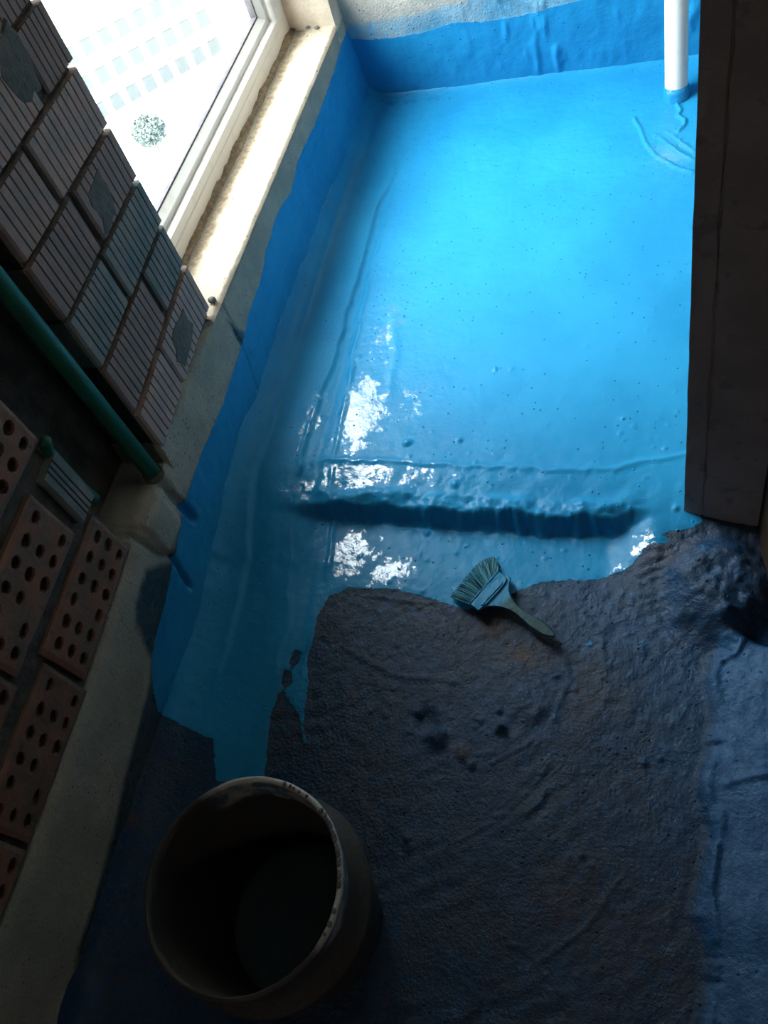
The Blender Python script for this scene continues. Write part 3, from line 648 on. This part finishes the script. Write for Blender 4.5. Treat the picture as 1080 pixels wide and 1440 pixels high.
# ---------------------------------------------------------------- paint brush
def c3p(x, y): return (600+x/4.909, 760+y/4.909)
bo = on(*c3p(560, 400), 2, .012); base = Vector((bo[0], bo[1], floor_z(bo[0], bo[1])))
brs = empty('paint_brush', base); tag(brs, 'wide flat paint brush covered in blue paint lying across the wet paint edge', 'brush')
zb = base.z
def bp(x, y, z): p = on(*c3p(x, y), 2, z); return Vector(p)-base
def slab(name, outline, zf_lo, zf_hi, mat, inset=.8, parent=brs):
    bm = bmesh.new(); n = len(outline)
    lo = []; mid = []; mid2 = []; hi = []
    cen = Vector((sum(p[0] for p in outline)/n, sum(p[1] for p in outline)/n))
    def off(i, d):
        a = Vector(outline[i-1]); b_ = Vector(outline[(i+1) % n]); tg = (b_-a).normalized(); nn = Vector((tg.y, -tg.x))
        return Vector(outline[i]) + nn*d
    s_ = 1 if sum(outline[i][0]*outline[(i+1) % n][1]-outline[(i+1) % n][0]*outline[i][1] for i in range(n)) > 0 else -1
    for i in range(n):
        zl, zh = zf_lo(outline[i]), zf_hi(outline[i]); e = (zh-zl)
        for L_, d, z in ((lo, -inset*.6, zl), (mid, 0, zl+e*.25), (mid2, 0, zl+e*.7), (hi, -inset, zh)):
            q = off(i, s_*d*2.0); P_ = bp(q.x, q.y, z); L_.append(bm.verts.new(P_))
    for a, b_ in ((lo, mid), (mid, mid2), (mid2, hi)):
        for i in range(n): bm.faces.new((a[i], a[(i+1) % n], b_[(i+1) % n], b_[i]))
    bm.faces.new(hi); bm.faces.new(lo[::-1])
    o = bobj(name, bm, mat, parent, True)
    for p in o.data.polygons:
        if len(p.vertices) > 4: p.use_smooth = False
    return o
hd = lambda p: (p[0]-300)*.8+(p[1]-330)*.6      # distance along the brush, in picture units of the outline
zlo = lambda p: zb+.006+max(0, hd(p))*.000016; 
zhi = lambda p: zb+.024+max(0, hd(p))*.000010
slab('handle', [(545,232),(582,262),(574,300),(570,340),(580,378),(598,410),(622,440),(650,466),(690,494),(735,518),(785,546),(830,580),(862,612),(888,652),(886,662),(862,664),(830,661),(795,648),(755,622),(715,598),(680,566),(640,530),(605,503),(570,482),(520,464),(470,456),(430,458),(395,468),(372,484),(352,488),(330,470)], zlo, zhi, M['brush_wood'], 4)
zl2 = lambda p: zb+.002; zh2 = lambda p: zb+.030
ferr = slab('ferrule', [(490,212),(538,236),(560,262),(545,300),(505,350),(455,405),(410,450),(372,478),(354,490),(322,462),(294,436),(330,395),(380,340),(430,285)], zl2, zh2, M['brush_metal'], 5)
bm = bmesh.new()
for a, b_ in (((300,432),(488,218)),((378,452),(524,292))):
    n = 14; pts = [bp(a[0]+(b_[0]-a[0])*i/n+random.uniform(-3, 3), a[1]+(b_[1]-a[1])*i/n+random.uniform(-3, 3), zb+.0305) for i in range(n+1)]
    tube(bm, pts, .0014, 6, True, [random.uniform(.6, 1.5) for _ in pts])
bobj('paint_ridge', bm, M['brush_metal'], ferr, True)
bm = bmesh.new(); tip = [(165,392),(185,360),(215,325),(262,262),(310,205),(350,160),(400,128),(450,112),(478,122),(492,165)]; root = [(300,440),(322,412),(345,382),(372,352),(398,322),(420,298),(442,272),(462,250),(478,232),(490,214)]
def lerp(L_, u): f = u*(len(L_)-1); i = min(int(f), len(L_)-2); f -= i; return (L_[i][0]*(1-f)+L_[i+1][0]*f, L_[i][1]*(1-f)+L_[i+1][1]*f)
fl = bm.verts.layers.float.new('tone')
for q in range(330):
    u = random.random(); lay = random.random(); a = lerp(root, u); b_ = lerp(tip, min(1, max(0, u+random.uniform(-.02, .02))))
    s_ = random.uniform(.93, 1.03); za = zb+.004+.022*lay
    p0 = bp(a[0], a[1], za); p2 = bp(a[0]+(b_[0]-a[0])*s_, a[1]+(b_[1]-a[1])*s_, zb+.004+.010*lay); p1 = (p0+p2)/2+Vector((random.uniform(-.002, .002), random.uniform(-.002, .002), .003))
    tn = (random.random()**1.6)*(.3+.7*lay); nb = len(bm.verts)
    tube(bm, [p0, p1, p2], .0008, 4, True, [1.2, 1, .5])
    bm.verts.ensure_lookup_table()
    for vi in range(nb, len(bm.verts)): bm.verts[vi][fl] = tn
o = bobj('bristles', bm, M['bristle'], brs); o['kind'] = 'stuff'
# ---------------------------------------------------------------- crumbs
def crumb(px, py, z, r, mat, label, group=None, sq=.6, zo=0):
    p = on(px, py, 2, z); bm = bmesh.new()
    bmesh.ops.create_icosphere(bm, subdivisions=2, radius=r)
    for v in bm.verts: v.co = Vector((v.co.x*random.uniform(.8, 1.2), v.co.y*random.uniform(.7, 1.1), v.co.z*sq*random.uniform(.7, 1.2)))
    mz = min(v.co.z for v in bm.verts); bmesh.ops.translate(bm, verts=bm.verts[:], vec=(0, 0, -mz))
    o = bobj('mortar_crumb', bm, mat); o.location = (p[0], p[1], z+zo); tag(o, label, 'debris', group); return o
zs_ = .3465
crumb(411, 44, zs_, .011, M['chip'], 'grey mortar crumb against the window frame at the far end of the sill', None, .45)
crumb(434, 40, zs_, .009, M['chip'], 'dark mortar crumb at the far end of the sill, middle of three', None, .5)
crumb(446, 41, zs_, .0065, M['chip'], 'small dark mortar crumb at the far end of the sill, nearest the room', None, .5)
crumb(300, 425, zs_, .009, M['chip'], 'brown mortar crumb on the near end of the sill beside the brick pier', None, .7)
# ---------------------------------------------------------------- outside
GZ = -40.0
bm = bmesh.new(); box(bm, -420, -3, -160, 600, GZ-.3, GZ); o = bobj('ground', bm, M['street']); struct(o)
def outpt(px, py, dist):
    d = ray(px, py); d = d/math.hypot(d[0], d[1]); return CP + d*dist
def building(name, px, py, dist, wd, ht, floors, cols, label, yaw_off=0.):
    """front facade centre falls at the given view direction; stands on the ground"""
    c_ = outpt(px, py, dist); yaw = math.atan2(c_[1], c_[0]) - math.pi/2 + yaw_off
    r = empty(name, (c_[0], c_[1], GZ)); r.rotation_euler = (0, 0, yaw); tag(r, label, 'building')
    bm = bmesh.new(); box(bm, -wd/2, wd/2, 0, 10, 0, ht); box(bm, -wd/2-.2, wd/2+.2, -.2, 10.2, ht, ht+.4); bobj('facade', bm, M['facade'], r)
    fh = ht/floors; cw = wd/cols
    bw = bmesh.new(); box(bw, -cw*.30, cw*.30, -.10, .02, 0, fh*.52); bmesh.ops.recalc_face_normals(bw, faces=bw.faces[:]); mw_ = bpy.data.meshes.new('window'); bw.to_mesh(mw_); bw.free(); mw_.materials.append(M['pane_far'])
    for f in range(floors):
        for k in range(cols):
            o = bpy.data.objects.new('window', mw_); link(o, r); o.location = (-wd/2+cw*(k+.5), 0, f*fh+fh*.28)
        bs = bmesh.new(); box(bs, -wd/2, wd/2, -.7, 0, f*fh-.08+fh, f*fh+.08+fh); bobj('balcony_slab', bs, M['facade'], r)
    return r
building('apartment_building', 205, 105, 92, 17, 8.4, 3, 9, 'pale apartment block with rows of grey windows seen down through the window', .15)
building('apartment_building', 135, 10, 128, 20, 6.0, 2, 8, 'far pale building at the top edge of the window view', -.1)
def tree(px, py, dist, h, label):
    c_ = outpt(px, py, dist); r = empty('street_tree', (c_[0], c_[1], GZ)); tag(r, label, 'tree')
    bm = bmesh.new(); tube(bm, [(0,0,0),(.05,0,h*.5),(0,.05,h*.75)], .14, 8, True, [1.2,.8,.4]); bobj('trunk', bm, M['bark'], r)
    bm = bmesh.new()
    for k in range(1500):
        a = random.uniform(0, 6.283); e_ = random.uniform(-1, 1); rr = h*.32*random.uniform(.3, 1)**.5
        p = Vector((rr*math.cos(a)*math.sqrt(1-e_*e_), rr*math.sin(a)*math.sqrt(1-e_*e_), h*.72+rr*e_*.8)); s_ = .22
        vs = [bm.verts.new(p+Vector((random.uniform(-s_, s_), random.uniform(-s_, s_), random.uniform(-s_, s_)))) for _ in range(4)]
        bm.faces.new(vs)
    o = bobj('crown', bm, M['leaves'], r); o['kind'] = 'stuff'
tree(208, 182, 79, 5.0, 'pale green leafy tree in the street below the apartment block')
